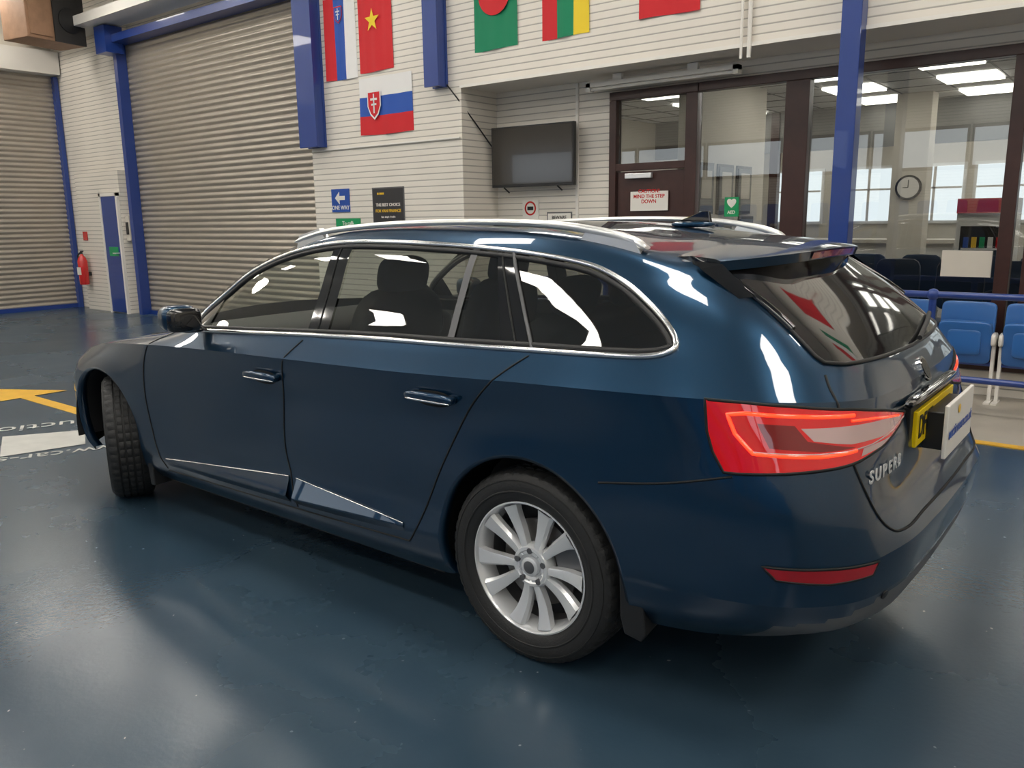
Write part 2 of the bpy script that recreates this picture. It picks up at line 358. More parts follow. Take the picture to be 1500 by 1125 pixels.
# blue door, signs etc
e=empty('blue_door',(12.15,-3.84,0))
b=MB();b.box(11.92,12.42,-3.855,-3.82,.02,1.92,'blue');b.box(12.0,12.3,-3.82,-3.815,.95,1.1,'sggreen');b.cyl((11.97,-3.82,1.0),(11.97,-3.76,1.0),.012,'alu');b.box(11.96,12.08,-3.77,-3.755,.99,1.01,'alu');b.build('door_leaf',e,bevel=.003)
b=MB();b.box(12.42,12.47,-3.855,-3.81,0,1.97,'white');b.box(11.87,11.92,-3.855,-3.81,0,1.97,'white');b.box(11.87,12.47,-3.855,-3.81,1.92,1.97,'white');b.build('door_frame',e)
b=MB();b.box(11.72,11.84,-3.99,-3.9,1.2,1.6,'cream');b.box(11.74,11.82,-3.9,-3.89,1.3,1.5,'black');b.build('electrical_box',bevel=.006)
b=MB();X,Y=13.15,-3.74
b.lathe([(0,0.0),(0,.07),(.02,.08),(.40,.08),(.46,.06),(.50,.03),(.52,.025),(.52,0)],24,'redp',Matrix.Translation((X,Y,.45))@Matrix.Rotation(math.radians(90),4,'X'))
b.cyl((X,Y,.97),(X,Y,1.02),.02,'black');b.box(X-.06,X+.03,Y-.01,Y+.01,1.01,1.03,'black')
pts=[(X,Y+.02,1.0),(X+.08,Y+.03,.95),(X+.1,Y+.03,.8),(X+.09,Y+.03,.6)]
for i in range(3): b.cyl(pts[i],pts[i+1],.012,'black',8)
b.box(X-.05,X+.05,-3.855,-3.8,.6,.66,'black');b.box(X-.05,X+.05,Y+.06,Y+.083,.62,.75,'white')
b.build('fire_extinguisher',smooth=True)
b=MB();b.box(13.1,13.25,-3.855,-3.845,1.2,1.35,'redp');b.build('fire_sign')
# speaker
e=empty('ceiling_speaker',(12.3,-3.1,4.5))
T=Matrix.Translation((12.3,-3.22,4.52))@Matrix.Rotation(math.radians(10),4,'Z')
b=MB();b.box(-.3,.3,-.42,.5,-.33,.36,'wood',T);b.build('cabinet',e,bevel=.01)
b=MB();b.box(-.33,-.3,-.42,.08,-.33,.36,'grille',T);b.box(-.28,.28,-.45,-.42,-.31,.33,'grille',T)
b.cyl((-.345,-.17,0),(-.33,-.17,0),.18,'black',32,T=T);b.box(-.32,-.3,.12,.46,-.28,.3,'wood',T);b.build('grille',e)
b=MB();b.cyl((0,-.2,.36),(0,-.2,.57),.02,'black',T=T);b.cyl((0,.3,.36),(0,.3,.57),.02,'black',T=T);b.build('bracket',e)
# TV
e=empty('wall_television',(3.93,-4.42,2.13))
T=Matrix.Translation((3.93,-4.42,2.13))@Matrix.Rotation(math.radians(3),4,'Z')
b=MB();b.box(-.53,.53,-.03,.02,-.32,.32,'black',T);b.box(-.515,.515,.02,.024,-.295,.305,'screen',T);b.build('screen',e,bevel=.004)
b=MB();b.box(-.15,.15,-.16,-.03,-.12,.12,'black',T);b.cyl((.4,-.02,-.32),(.35,-.06,-.38),.008,'black',8,T=T);b.cyl((-.3,-.02,-.32),(-.34,-.06,-.37),.008,'black',8,T=T);b.build('bracket',e)
tube('tv_cable',[(4.75,-3.98,2.9),(4.6,-3.97,2.75),(4.54,-4.2,2.5),(4.5,-4.5,2.2),(4.3,-4.55,2.1)],.008,'black')
# flags
def flag(x0,x1,z0,z1,y,stripes,vertical,extra=None):
    b=MB();nu,nv=36,24;vs=[];ph=random.random()*6
    for i in range(nu+1):
        for j in range(nv+1):
            a=i/nu;c=j/nv
            vs.append((x1+(x0-x1)*a,y+.012+.008*math.sin(a*9+c*2+ph)*(1-.5*c)+.004*math.sin(a*21+ph),z0+(z1-z0)*c+.006*math.sin(a*5+ph)*(1-c)))
    for i in range(nu):
        for j in range(nv):
            t=(i+.5)/nu if vertical else 1-(j+.5)/nv
            k=stripes[min(len(stripes)-1,int(t*len(stripes)))]
            q=i*(nv+1)+j
            b.add([vs[q],vs[q+nv+1],vs[q+nv+2],vs[q+1]],[(0,1,2,3)],k)
    fn=lambda u,v,d:(x1+(x0-x1)*u,y+d,z0+(z1-z0)*v)
    if extra: extra(b,fn)
    return b.build('flag',smooth=True,doubles=True,recalc=False)
def star(b,fn,cx,cy,r,asp,mk):
    P=[]
    for k in range(10):
        rr=r if k%2==0 else r*.39;t=math.pi/2+k*math.pi/5;P.append((cx+rr*math.cos(t),cy+rr*math.sin(t)*asp))
    for k in range(10):
        a,c=P[k],P[(k+1)%10]; b.add([fn(cx,cy,.028),fn(*a,.028),fn(*c,.028)],[(0,1,2)],mk)
def disc(b,fn,cx,cy,r,asp,mk,d=.028):
    P=[(cx+r*math.cos(t),cy+r*asp*math.sin(t)) for t in np.linspace(0,2*math.pi,32,endpoint=False)]
    b.add([fn(*p,d) for p in P],[tuple(range(32))],mk)
def shield(b,fn,cx,cy,w,h,m1,m2,m3):
    def sh(s,d,m):
        P=[(-1,1),(1,1),(1,-.1),(.6,-.7),(0,-1.05),(-.6,-.7),(-1,-.1)]
        b.add([fn(cx+p[0]*w*s,cy+p[1]*h*s,d) for p in P],[tuple(range(7))],m)
    sh(1,.028,m1);sh(.86,.030,m2)
    for (a0,a1,c0,c1) in ((-.09,.09,-.6,.75),(-.5,.5,.3,.45),(-.38,.38,-.05,.08)):
        b.add([fn(cx+a0*w,cy+c0*h,.033),fn(cx+a1*w,cy+c0*h,.033),fn(cx+a1*w,cy+c1*h,.033),fn(cx+a0*w,cy+c1*h,.033)],[(0,1,2,3)],m3)
flag(6.17,6.72,3.13,4.06,YB,['red','fblue','fwhite'],True,lambda b,f:shield(b,f,.5,.78,.13,.10,'redp','fblue','fwhite'))
flag(5.56,6.12,3.16,4.22,YB,['red'],True,lambda b,f:star(b,f,.45,.52,.22,.56,'yellow'))
flag(5.28,6.15,2.46,3.10,YB,['fwhite','fblue','red'],False,lambda b,f:shield(b,f,.3,.52,.13,.25,'fwhite','red','fwhite'))
flag(3.78,4.35,3.17,4.05,YB,['green'],True,lambda b,f:disc(b,f,.5,.60,.36,.65,'red'))
flag(2.93,3.48,3.17,4.05,YB,['red','green','yellow'],True)
flag(1.81,2.40,3.2,4.1,YB,['red'],True)
flag(-1.6,-1.0,3.2,4.1,YB,['red'],True);flag(-2.6,-2.0,3.2,4.1,YB,['green','fwhite','red'],True);flag(-3.7,-3.1,3.2,4.1,YB,['red','fwhite','red'],True)
# signs
def sign(name,x0,x1,z0,z1,y,mk,fr=None,texts=()):
    e=empty(name,((x0+x1)/2,y,(z0+z1)/2));b=MB()
    if fr: b.box(x0-.015,x1+.015,y,y+.008,z0-.015,z1+.015,fr)
    b.box(x0,x1,y,y+.012,z0,z1,mk);b.build('board',e)
    for (t,sz,dx,dz,c) in texts: text('lettering',t,sz,((x0+x1)/2-dx,y+.013,(z0+z1)/2+dz),WR,c,e,bold=.001)
    return e
e=sign('one_way_sign',6.43,6.76,1.58,1.86,YB,'sgblue',None,[('ONE WAY',.07,0,-.09,'white')])
b=MB();b.prism([(-.09,.0),(-.01,.075),(-.01,.025),(.09,.025),(.09,-.025),(-.01,-.025),(-.01,-.075)],lambda u,v,d:(6.6-u,YB+d,1.75+v),.012,.016,'white');b.build('arrow',e)
sign('finance_poster',5.49,6.0,1.42,1.84,YB,'poster','grey',[('THE BEST CHOICE',.05,0,.02,'white'),('FOR VAN FINANCE',.05,0,-.05,'sgyel'),('fast  simple  flexible',.03,0,-.12,'white'),('■ ■■■',.03,-.12,.15,'sgyel')])
sign('green_sign',6.25,6.7,1.38,1.5,YB,'sggreen',None,[('To café',.07,0,0,'white')])
e=sign('no_photography_sign',3.98,4.20,1.45,1.67,YR,'white',None,[])
b=MB();b.lathe([(0,.06),(.004,.06),(.004,.078),(0,.078)],32,'redp',Matrix.Translation((4.09,YR+.012,1.58)));b.box(4.05,4.13,YR+.012,YR+.016,1.56,1.60,'black');b.build('symbol',e)
sign('beware_sign',3.55,3.85,1.35,1.52,YR,'white','grey',[('BEWARE',.05,0,.04,'black')])
sign('caution_sign',2.37,2.79,1.53,1.72,YR+.036,'white',None,[('CAUTION!\nMIND THE STEP\nDOWN',.05,0,.045,'redp')])
sign('first_aid_sign',1.65,1.79,1.46,1.64,YR+.0,'sggreen',None,[('♥',.08,0,.03,'white'),('AED',.04,0,-.05,'white')])
sign('price_list_card',-.47,-.11,.96,1.17,YR+.0,'cream',None)
b=MB();b.box(1.6,3.2,-4.42,-4.34,2.74,2.78,'white');b.cyl((1.62,-4.38,2.725),(3.18,-4.38,2.725),.016,'white');b.box(1.6,1.65,-4.42,-4.34,2.70,2.78,'white');b.box(3.15,3.2,-4.42,-4.34,2.70,2.78,'white');b.box(2.0,2.1,-4.4,-4.36,2.78,2.845,'white');b.box(2.8,2.9,-4.4,-4.36,2.78,2.845,'white');b.build('fluorescent_batten')
b=MB();b.cyl((1.35,-3.97,2.75),(1.35,-3.97,H),.018,'white');b.cyl((1.42,-3.97,2.75),(1.42,-3.97,H),.012,'white');b.build('conduit_pipe')
# railing
e=empty('blue_railing',(0,-3.78,0))
b=MB();ry=-3.78
for z in (.88,.27): b.cyl((-4.5,ry,z),(3.8,ry,z),.024,'blue',16)
for x in (-3.85,-2.65,-1.43,-.23,1.3,2.6,3.8):
    b.cyl((x,ry,0),(x,ry,.88),.026,'blue',16)
    for z in (.88,.27): b.sell((x,ry,z),(.043,.043,.043),'blue',(1,1),n=10)
    b.cyl((x,ry,0),(x,ry,.012),.06,'blue',16)
b.build('rails',e,smooth=True)
def seat(x):
    b=MB();y=-4.3
    T=Matrix.Rotation(math.radians(6),4,'X')
    b.sell((x,y-.13,.62),(.195,.025,.16),'seatb',(.25,.25),T,n=12)
    b.sell((x,y-.05,.47),(.19,.03,.17),'seatb',(.25,.25),Matrix.Rotation(math.radians(-8),4,'X'),n=12)
    b.sell((x,y-.02,.47),(.12,.02,.1),'seatb',(.3,.3),n=10)
    b.box(x-.02,x+.02,y-.12,y-.06,.3,.45,'white')
    for dx in (-.205,.195):
        b.box(x+dx-.012,x+dx+.012,y-.1,y-.05,.0,.55,'white');b.box(x+dx-.02,x+dx+.02,y-.14,y+.06,0,.015,'white')
        b.sell((x+dx,y-.06,.5),(.018,.08,.05),'white',(.5,.5),n=8)
    b.cyl((x-.215,y-.08,.3),(x+.205,y-.08,.3),.018,'blue')
    b.build('stadium_seat',smooth=True)
for i in range(6): seat(.53-.45*i)
b=MB();b.box(5.05,6.15,-.02,.09,0,.003,'yline');b.add([(6.12,-.30,.004),(6.12,.38,.004),(6.72,.05,.004)],[(0,1,2)],'yline')
b.build('floor_arrow_marking')
b=MB();b.add([(4.79,.73,.004),(4.237,.951,.004),(4.1,.47,.004),(4.5,.29,.004)],[(0,1,2,3)],'wline')
b.add([(5.2,1.6,.004),(4.7,1.9,.004),(4.35,1.1,.004),(4.79,.85,.004)],[(0,1,2,3)],'wline');b.build('floor_logo_marking')
text('floor_lettering','auctioneers.co.uk',.26,(5.15,.95,.003),(0,0,math.radians(65)),'wline',None,.0005)
text('floor_lettering','www.car-sales',.2,(4.05,.75,.003),(0,0,math.radians(65)),'wline',None,.0005)
# ================================================================== CAR
CAR=empty('estate_car',(1.4,0,0))
S=[
[(-.93,0,.30),(-.93,.32,.30),(-.91,.56,.29),(-.84,.70,.29),(-.70,.79,.28),(-.6,.82,.27),(-.35,.84,.25),(0,.85,.22),(.5,.85,.2),(1.1,.85,.2),(1.7,.85,.2),(2.1,.85,.2),(2.5,.85,.2),(2.85,.85,.2),(3.2,.80,.19),(3.40,.68,.2),(3.53,.45,.2),(3.58,.25,.2),(3.60,0,.2)],
[(-1.05,0,.37),(-1.045,.32,.37),(-1.015,.58,.36),(-.94,.74,.355),(-.80,.83,.35),(-.62,.875,.33),(-.35,.89,.31),(0,.895,.27),(.5,.885,.25),(1.1,.885,.25),(1.7,.885,.25),(2.1,.885,.25),(2.5,.89,.25),(2.85,.885,.25),(3.18,.845,.25),(3.42,.725,.25),(3.60,.48,.25),(3.66,.25,.25),(3.68,0,.25)],
[(-1.085,0,.47),(-1.08,.32,.47),(-1.055,.58,.46),(-.99,.75,.45),(-.86,.855,.44),(-.64,.910,.43),(-.35,.923,.42),(0,.925,.38),(.5,.912,.355),(1.1,.91,.35),(1.7,.91,.33),(2.1,.912,.32),(2.5,.92,.36),(2.85,.92,.38),(3.18,.875,.38),(3.43,.75,.38),(3.64,.5,.38),(3.71,.25,.38),(3.735,0,.38)],
[(-1.095,0,.58),(-1.09,.32,.58),(-1.065,.58,.575),(-1.0,.745,.56),(-.875,.858,.55),(-.65,.911,.54),(-.35,.925,.52),(0,.93,.50),(.5,.902,.46),(1.1,.898,.45),(1.7,.898,.43),(2.1,.902,.43),(2.5,.92,.5),(2.85,.925,.52),(3.18,.882,.5),(3.44,.76,.5),(3.66,.5,.5),(3.73,.25,.5),(3.755,0,.5)],
[(-1.03,0,.64),(-1.025,.32,.64),(-1.02,.58,.655),(-.985,.735,.68),(-.87,.852,.69),(-.65,.912,.68),(-.35,.925,.66),(0,.93,.64),(.5,.905,.62),(1.1,.902,.61),(1.7,.902,.60),(2.1,.907,.61),(2.5,.922,.64),(2.85,.925,.65),(3.18,.882,.63),(3.43,.755,.62),(3.65,.5,.62),(3.715,.25,.62),(3.74,0,.62)],
[(-.995,0,.84),(-.993,.32,.84),(-.975,.58,.84),(-.93,.735,.84),(-.82,.84,.84),(-.63,.896,.84),(-.35,.913,.83),(0,.916,.82),(.5,.910,.80),(1.1,.908,.79),(1.7,.909,.78),(2.1,.911,.78),(2.5,.912,.77),(2.85,.91,.76),(3.15,.865,.72),(3.39,.745,.70),(3.60,.5,.69),(3.66,.25,.69),(3.68,0,.69)],
[(-.968,0,.96),(-.963,.32,.96),(-.943,.57,.97),(-.888,.71,.98),(-.778,.818,.985),(-.61,.883,.985),(-.35,.917,.98),(0,.930,.97),(.5,.934,.95),(1.1,.932,.935),(1.7,.926,.92),(2.1,.915,.905),(2.5,.892,.88),(2.82,.865,.85),(3.10,.815,.80),(3.32,.705,.755),(3.50,.48,.745),(3.56,.25,.745),(3.58,0,.745)],
[(-.935,0,1.03),(-.925,.32,1.035),(-.885,.57,1.045),(-.81,.69,1.06),(-.69,.77,1.075),(-.55,.812,1.08),(-.31,.845,1.072),(.02,.855,1.055),(.5,.857,1.042),(1.1,.857,1.02),(1.7,.85,.988),(2.05,.83,.97),(2.2,.77,.965),(2.27,.68,.975),(2.34,.57,.985),(2.4,.44,.99),(2.45,.3,.995),(2.48,.15,1.0),(2.49,0,1.0)],
[(-.79,0,1.17),(-.775,.32,1.17),(-.735,.55,1.175),(-.68,.645,1.18),(-.60,.70,1.185),(-.50,.735,1.185),(-.29,.765,1.19),(.03,.785,1.19),(.5,.79,1.19),(1.1,.785,1.18),(1.6,.77,1.14),(1.88,.75,1.10),(2.03,.70,1.10),(2.08,.62,1.11),(2.13,.52,1.12),(2.17,.4,1.125),(2.2,.27,1.13),(2.22,.13,1.13),(2.225,0,1.13)],
[(-.63,0,1.29),(-.615,.32,1.288),(-.575,.52,1.285),(-.53,.60,1.28),(-.46,.645,1.275),(-.38,.67,1.28),(-.22,.675,1.31),(.04,.68,1.355),(.5,.685,1.385),(1.0,.685,1.39),(1.36,.68,1.355),(1.60,.675,1.29),(1.72,.64,1.28),(1.78,.57,1.285),(1.83,.48,1.29),(1.87,.37,1.295),(1.90,.25,1.3),(1.92,.12,1.3),(1.925,0,1.3)],
[(-.52,0,1.37),(-.51,.3,1.365),(-.48,.48,1.35),(-.44,.55,1.34),(-.38,.595,1.335),(-.31,.615,1.345),(-.17,.62,1.375),(.05,.62,1.41),(.5,.625,1.43),(.95,.625,1.43),(1.22,.62,1.41),(1.40,.60,1.375),(1.47,.56,1.37),(1.52,.5,1.38),(1.56,.42,1.385),(1.59,.33,1.39),(1.61,.22,1.395),(1.62,.11,1.4),(1.625,0,1.4)],
[(-.40,0,1.395),(-.39,.27,1.39),(-.37,.40,1.382),(-.34,.44,1.378),(-.28,.46,1.38),(-.22,.47,1.385),(-.1,.47,1.405),(.08,.47,1.43),(.5,.47,1.448),(.9,.47,1.447),(1.1,.46,1.437),(1.22,.44,1.425),(1.28,.41,1.42),(1.31,.36,1.42),(1.34,.3,1.425),(1.36,.23,1.427),(1.37,.15,1.428),(1.375,.07,1.43),(1.375,0,1.43)],
[(-.25,0,1.415),(-.25,.15,1.413),(-.23,.2,1.41),(-.2,.22,1.41),(-.16,.22,1.412),(-.1,.22,1.417),(0,.22,1.43),(.15,.22,1.445),(.5,.22,1.455),(.85,.22,1.455),(.98,.21,1.452),(1.06,.19,1.448),(1.1,.17,1.448),(1.12,.14,1.448),(1.14,.11,1.448),(1.15,.08,1.448),(1.155,.05,1.448),(1.16,.025,1.448),(1.16,0,1.448)],
[(-.12,0,1.428),(-.11,0,1.428),(-.09,0,1.43),(-.07,0,1.431),(-.04,0,1.433),(0,0,1.437),(.08,0,1.443),(.2,0,1.45),(.5,0,1.458),(.8,0,1.458),(.88,0,1.457),(.91,0,1.456),(.92,0,1.456),(.93,0,1.456),(.935,0,1.456),(.94,0,1.455),(.945,0,1.455),(.95,0,1.455),(.96,0,1.455)],
]
S=np.array(S,float)
def dens(P,subs,ms,mE,sharp=None):
    flip=np.array([1,-1,1.])
    g0=P[1]*flip if ms else 2*P[0]-P[1]
    g1=P[-2]*flip if mE else 2*P[-1]-P[-2]
    Q=np.vstack([g0,P,g1]);h=np.maximum(np.linalg.norm(Q[1:]-Q[:-1],axis=1),1e-5);d=(Q[1:]-Q[:-1])/h[:,None]
    m=[(h[i+1]*d[i]+h[i]*d[i+1])/(h[i]+h[i+1]) for i in range(len(P))]
    out=[]
    for i in range(len(P)-1):
        H_=h[i+1];m0,m1=m[i],m[i+1];dd=d[i+1]
        if sharp:
            if i in sharp:m0=m0*(1-sharp[i])+dd*sharp[i]
            if i+1 in sharp:m1=m1*(1-sharp[i+1])+dd*sharp[i+1]
        for k in range(subs[i]):
            t=k/subs[i]
            out.append((2*t**3-3*t**2+1)*P[i]+(t**3-2*t**2+t)*H_*m0+(-2*t**3+3*t**2)*P[i+1]+(t**3-t**2)*H_*m1)
    out.append(P[-1]);return np.array(out)
ssub=[14,14,12,12,14,16,20,24,26,26,20,20,18,18,14,14,8,8]
rsub=[4,6,6,6,10,8,7,9,8,6,5,5,4]
rowsD=[dens(R,ssub,True,True) for R in S]
rowsD=np.array(rowsD)
nc=rowsD.shape[1]
G=np.array([dens(rowsD[:,c],rsub,False,True,{2:.8,3:.7,4:.3,6:1.0,7:.5}) for c in range(nc)])
G[0,:,1]=0;G[-1,:,1]=0;G[:,-1,1]=0
nr=G.shape[1]
for it in range(6):
    G2=G.copy();G2[1:-1]=G[1:-1]*.6+.2*(G[:-2]+G[2:]);G2[:,-1,1]=0;G=G2
scol=np.cumsum([0]+ssub);srow=np.cumsum([0]+rsub)
def grid_mesh():
    vs=[];fs=[];mi=[]
    for sgn in (1,-1):
        o=len(vs)
        for c in range(nc):
            for r_ in range(nr): vs.append((G[c,r_,0],sgn*G[c,r_,1],G[c,r_,2]))
        for c in range(nc-1):
            for r_ in range(nr-1):
                a,b_,c_,d_=o+c*nr+r_,o+c*nr+r_+1,o+(c+1)*nr+r_+1,o+(c+1)*nr+r_
                q=(a,b_,c_,d_) if sgn>0 else (a,d_,c_,b_)
                fs.append(q)
                k=0
                if c>=scol[11]+8 and srow[7]+1<=r_<srow[10]-2: k=1
                lim=srow[1]+(5 if c<scol[2] else 5-int(5*(c-scol[2])/(scol[4]-scol[2])))
                if c<scol[4] and r_<lim: k=2
                mi.append(k)
    return vs,fs,mi
vs,fs,mi=grid_mesh()
p=[Vector(vs[i]) for i in fs[(scol[8])*(nr-1)+srow[4]]]
nrm=(p[1]-p[0]).cross(p[2]-p[0])
if nrm.y<0: fs=[tuple(reversed(q)) for q in fs]
me=bpy.data.meshes.new('body_shell');me.from_pydata(vs,[],fs)
for k in ('paint','wglass','grey'): me.materials.append(M[k])
me.polygons.foreach_set('material_index',mi)
bm=bmesh.new();bm.from_mesh(me)
# hard crease edges: shoulder line and bumper ledge
N1=nc*nr
for e_ in bm.edges:
    a=e_.verts[0].index%N1;c=e_.verts[1].index%N1
    ra,rc,ca,cc=a%nr,c%nr,a//nr,c//nr
    if ra==rc and ca!=cc:
        if ra==srow[6] and ca<scol[13]: e_.smooth=False
        if ra==srow[3] and ca<scol[3]: e_.smooth=False
        if ra==srow[2] and ca<scol[5]: e_.smooth=False
bmesh.ops.remove_doubles(bm,verts=bm.verts,dist=1e-4)
bmesh.ops.dissolve_degenerate(bm,dist=1e-5,edges=bm.edges)
BV=BVHTree.FromBMesh(bm)
def side(x,z,s=1):
    h=BV.ray_cast(Vector((x,3*s,z)),Vector((0,-s,0)))
    if h[0] is None:return None
    n=h[1]; 
    if n.y*s<0:n=-n
    return h[0],n
def rear(y,z,s=1):
    h=BV.ray_cast(Vector((-3,y*s,z)),Vector((1,0,0)))
    if h[0] is None:return None
    n=h[1]
    if n.x>0:n=-n
    return h[0],n
AX,AY=-.55,.45
def radial(th,z,s=1):
    t=math.radians(th);d=Vector((-math.sin(t),math.cos(t)*s,0));o=Vector((AX,AY*s,z))+d*2
    h=BV.ray_cast(o,-d)
    if h[0] is None:return None
    n=h[1]
    if n.dot(d)<0:n=-n
    return h[0],n
def pip(x,y,P):
    c=False;n=len(P);j=n-1
    for i in range(n):
        if (P[i][1]>y)!=(P[j][1]>y) and x<(P[j][0]-P[i][0])*(y-P[i][1])/(P[j][1]-P[i][1])+P[i][0]: c=not c
        j=i
    return c
def resample(P,step,closed=True):
    out=[];n=len(P)
    for i in range(n if closed else n-1):
        a=P[i];c=P[(i+1)%n];L=math.hypot(c[0]-a[0],c[1]-a[1]);k=max(1,int(round(L/step)))
        for j in range(k): out.append((a[0]+(c[0]-a[0])*j/k,a[1]+(c[1]-a[1])*j/k))
    if not closed: out.append(P[-1])
    return out
def smoothpoly(P,n=6,closed=True):
    N=len(P);out=[]
    for i in range(N if closed else N-1):
        p0=P[(i-1)%N] if closed or i>0 else P[0];p1=P[i];p2=P[(i+1)%N];p3=P[(i+2)%N] if closed or i+2<N else P[-1]
        for j in range(n):
            t=j/n
            out.append(tuple(.5*((2*p1[d])+(-p0[d]+p2[d])*t+(2*p0[d]-5*p1[d]+4*p2[d]-p3[d])*t*t+(-p0[d]+3*p1[d]-3*p2[d]+p3[d])*t**3) for d in (0,1)))
    if not closed: out.append(P[-1])
    return out
def patch(name,poly,fn,s,off,mk,step=.02,usc=1.,par=CAR,smooth=60):
    B=resample([(p[0]*usc,p[1]) for p in poly],step)
    xs=[p[0] for p in B];zs=[p[1] for p in B];I=[]
    x=min(xs)+step/2
    while x<max(xs):
        z=min(zs)+step/2
        while z<max(zs):
            if pip(x,z,B) and min((x-q[0])**2+(z-q[1])**2 for q in B)>(step*.45)**2: I.append((x,z))
            z+=step
        x+=step
    V=[Vector(q) for q in B+I]
    res=delaunay_2d_cdt(V,[],[list(range(len(B)))],1,1e-6)
    vv=[];ok=[]
    for q in res[0]:
        h=fn(q.x/usc,q.y,s)
        if h is None: ok.append(False);vv.append((0,0,0))
        else: ok.append(True);vv.append(tuple(h[0]+h[1]*off))
    ff=[tuple(t) for t in res[2] if all(ok[i] for i in t)]
    b=MB();b.add(vv,ff,mk)
    ob=b.build(name,par,smooth=smooth,recalc=False)
    m_=ob.data
    if ff:
        m_.update();nn=fn(res[0][ff[0][0]].x/usc,res[0][ff[0][0]].y,s)[1]
        if m_.polygons[0].normal.dot(nn)<0: m_.flip_normals()
    return ob
def line(name,pts,fn,s,off,r_,mk,closed=False,step=.02,usc=1.,par=CAR,res=3):
    P=resample([(p[0]*usc,p[1]) for p in pts],step,closed);out=[]
    for q in P:
        h=fn(q[0]/usc,q[1],s)
        if h: out.append(tuple(h[0]+h[1]*off))
    if len(out)>1: return tube(name,out,r_,mk,par,closed,res)
DLO=[(1.93,.985),(1.55,1.002),(1.14,1.024),(.69,1.042),(.36,1.050),(.025,1.060),(-.25,1.068),(-.40,1.075),(-.468,1.092),(-.478,1.115),(-.435,1.162),(-.345,1.222),(-.235,1.280),(-.09,1.326),(.18,1.360),(.56,1.381),(1.03,1.385),(1.36,1.345),(1.66,1.262),(1.85,1.158),(1.98,1.065),(2.0,1.01)]
DL=smoothpoly(DLO,5)
RA=.385
def circ(cx,cz,R): return [(cx+R*math.cos(t),cz+R*math.sin(t)) for t in np.linspace(0,2*math.pi,120,endpoint=False)]
arches=[circ(-.01,.345,RA),circ(2.82,.345,RA)]
cuts=[DL]+arches
dead=[]
for fc in bm.faces:
    c=fc.calc_center_median()
    if abs(c.y)<.5: continue
    for P in cuts:
        if pip(c.x,c.z,P): dead.append(fc);break
bmesh.ops.delete(bm,geom=dead,context='FACES')
def closest(x,z,P):
    best=(1e9,0,0);n=len(P)
    for i in range(n):
        ax,az=P[i];bx,bz=P[(i+1)%n];dx,dz=bx-ax,bz-az;L=dx*dx+dz*dz
        t=0 if L==0 else max(0,min(1,((x-ax)*dx+(z-az)*dz)/L));qx,qz=ax+dx*t,az+dz*t
        d=(qx-x)**2+(qz-z)**2
        if d<best[0]:best=(d,qx,qz)
    return best
for v in bm.verts:
    if abs(v.co.y)<.5 or not v.is_boundary: continue
    for P in cuts:
        d,qx,qz=closest(v.co.x,v.co.z,P)
        if d<.028**2:
            s_=1 if v.co.y>0 else -1;h=side(qx,qz,s_)
            v.co.x,v.co.z=qx,qz
            if h: v.co.y=h[0].y
            break
for fc in bm.faces: fc.smooth=True
bm.to_mesh(me);bm.free()
ob=bpy.data.objects.new('body_shell',me);COL.objects.link(ob);setpar(ob,CAR)
def clip(P,a,b_,c):
    out=[];n=len(P)
    for i in range(n):
        p,q=P[i],P[(i+1)%n];dp=a*p[0]+b_*p[1]-c;dq=a*q[0]+b_*q[1]-c
        if dp<=0:out.append(p)
        if (dp<0)!=(dq<0) and dp!=dq:
            t=dp/(dp-dq);out.append((p[0]+(q[0]-p[0])*t,p[1]+(q[1]-p[1])*t))
    return out
def lean(x_bot,x_top,z0=1.05,z1=1.37):
    k=(x_top-x_bot)/(z1-z0);return 1,-k,x_bot-k*z0
def between(P,L0,L1):
    return clip(clip(P,*L1),-L0[0],-L0[1],-L0[2])
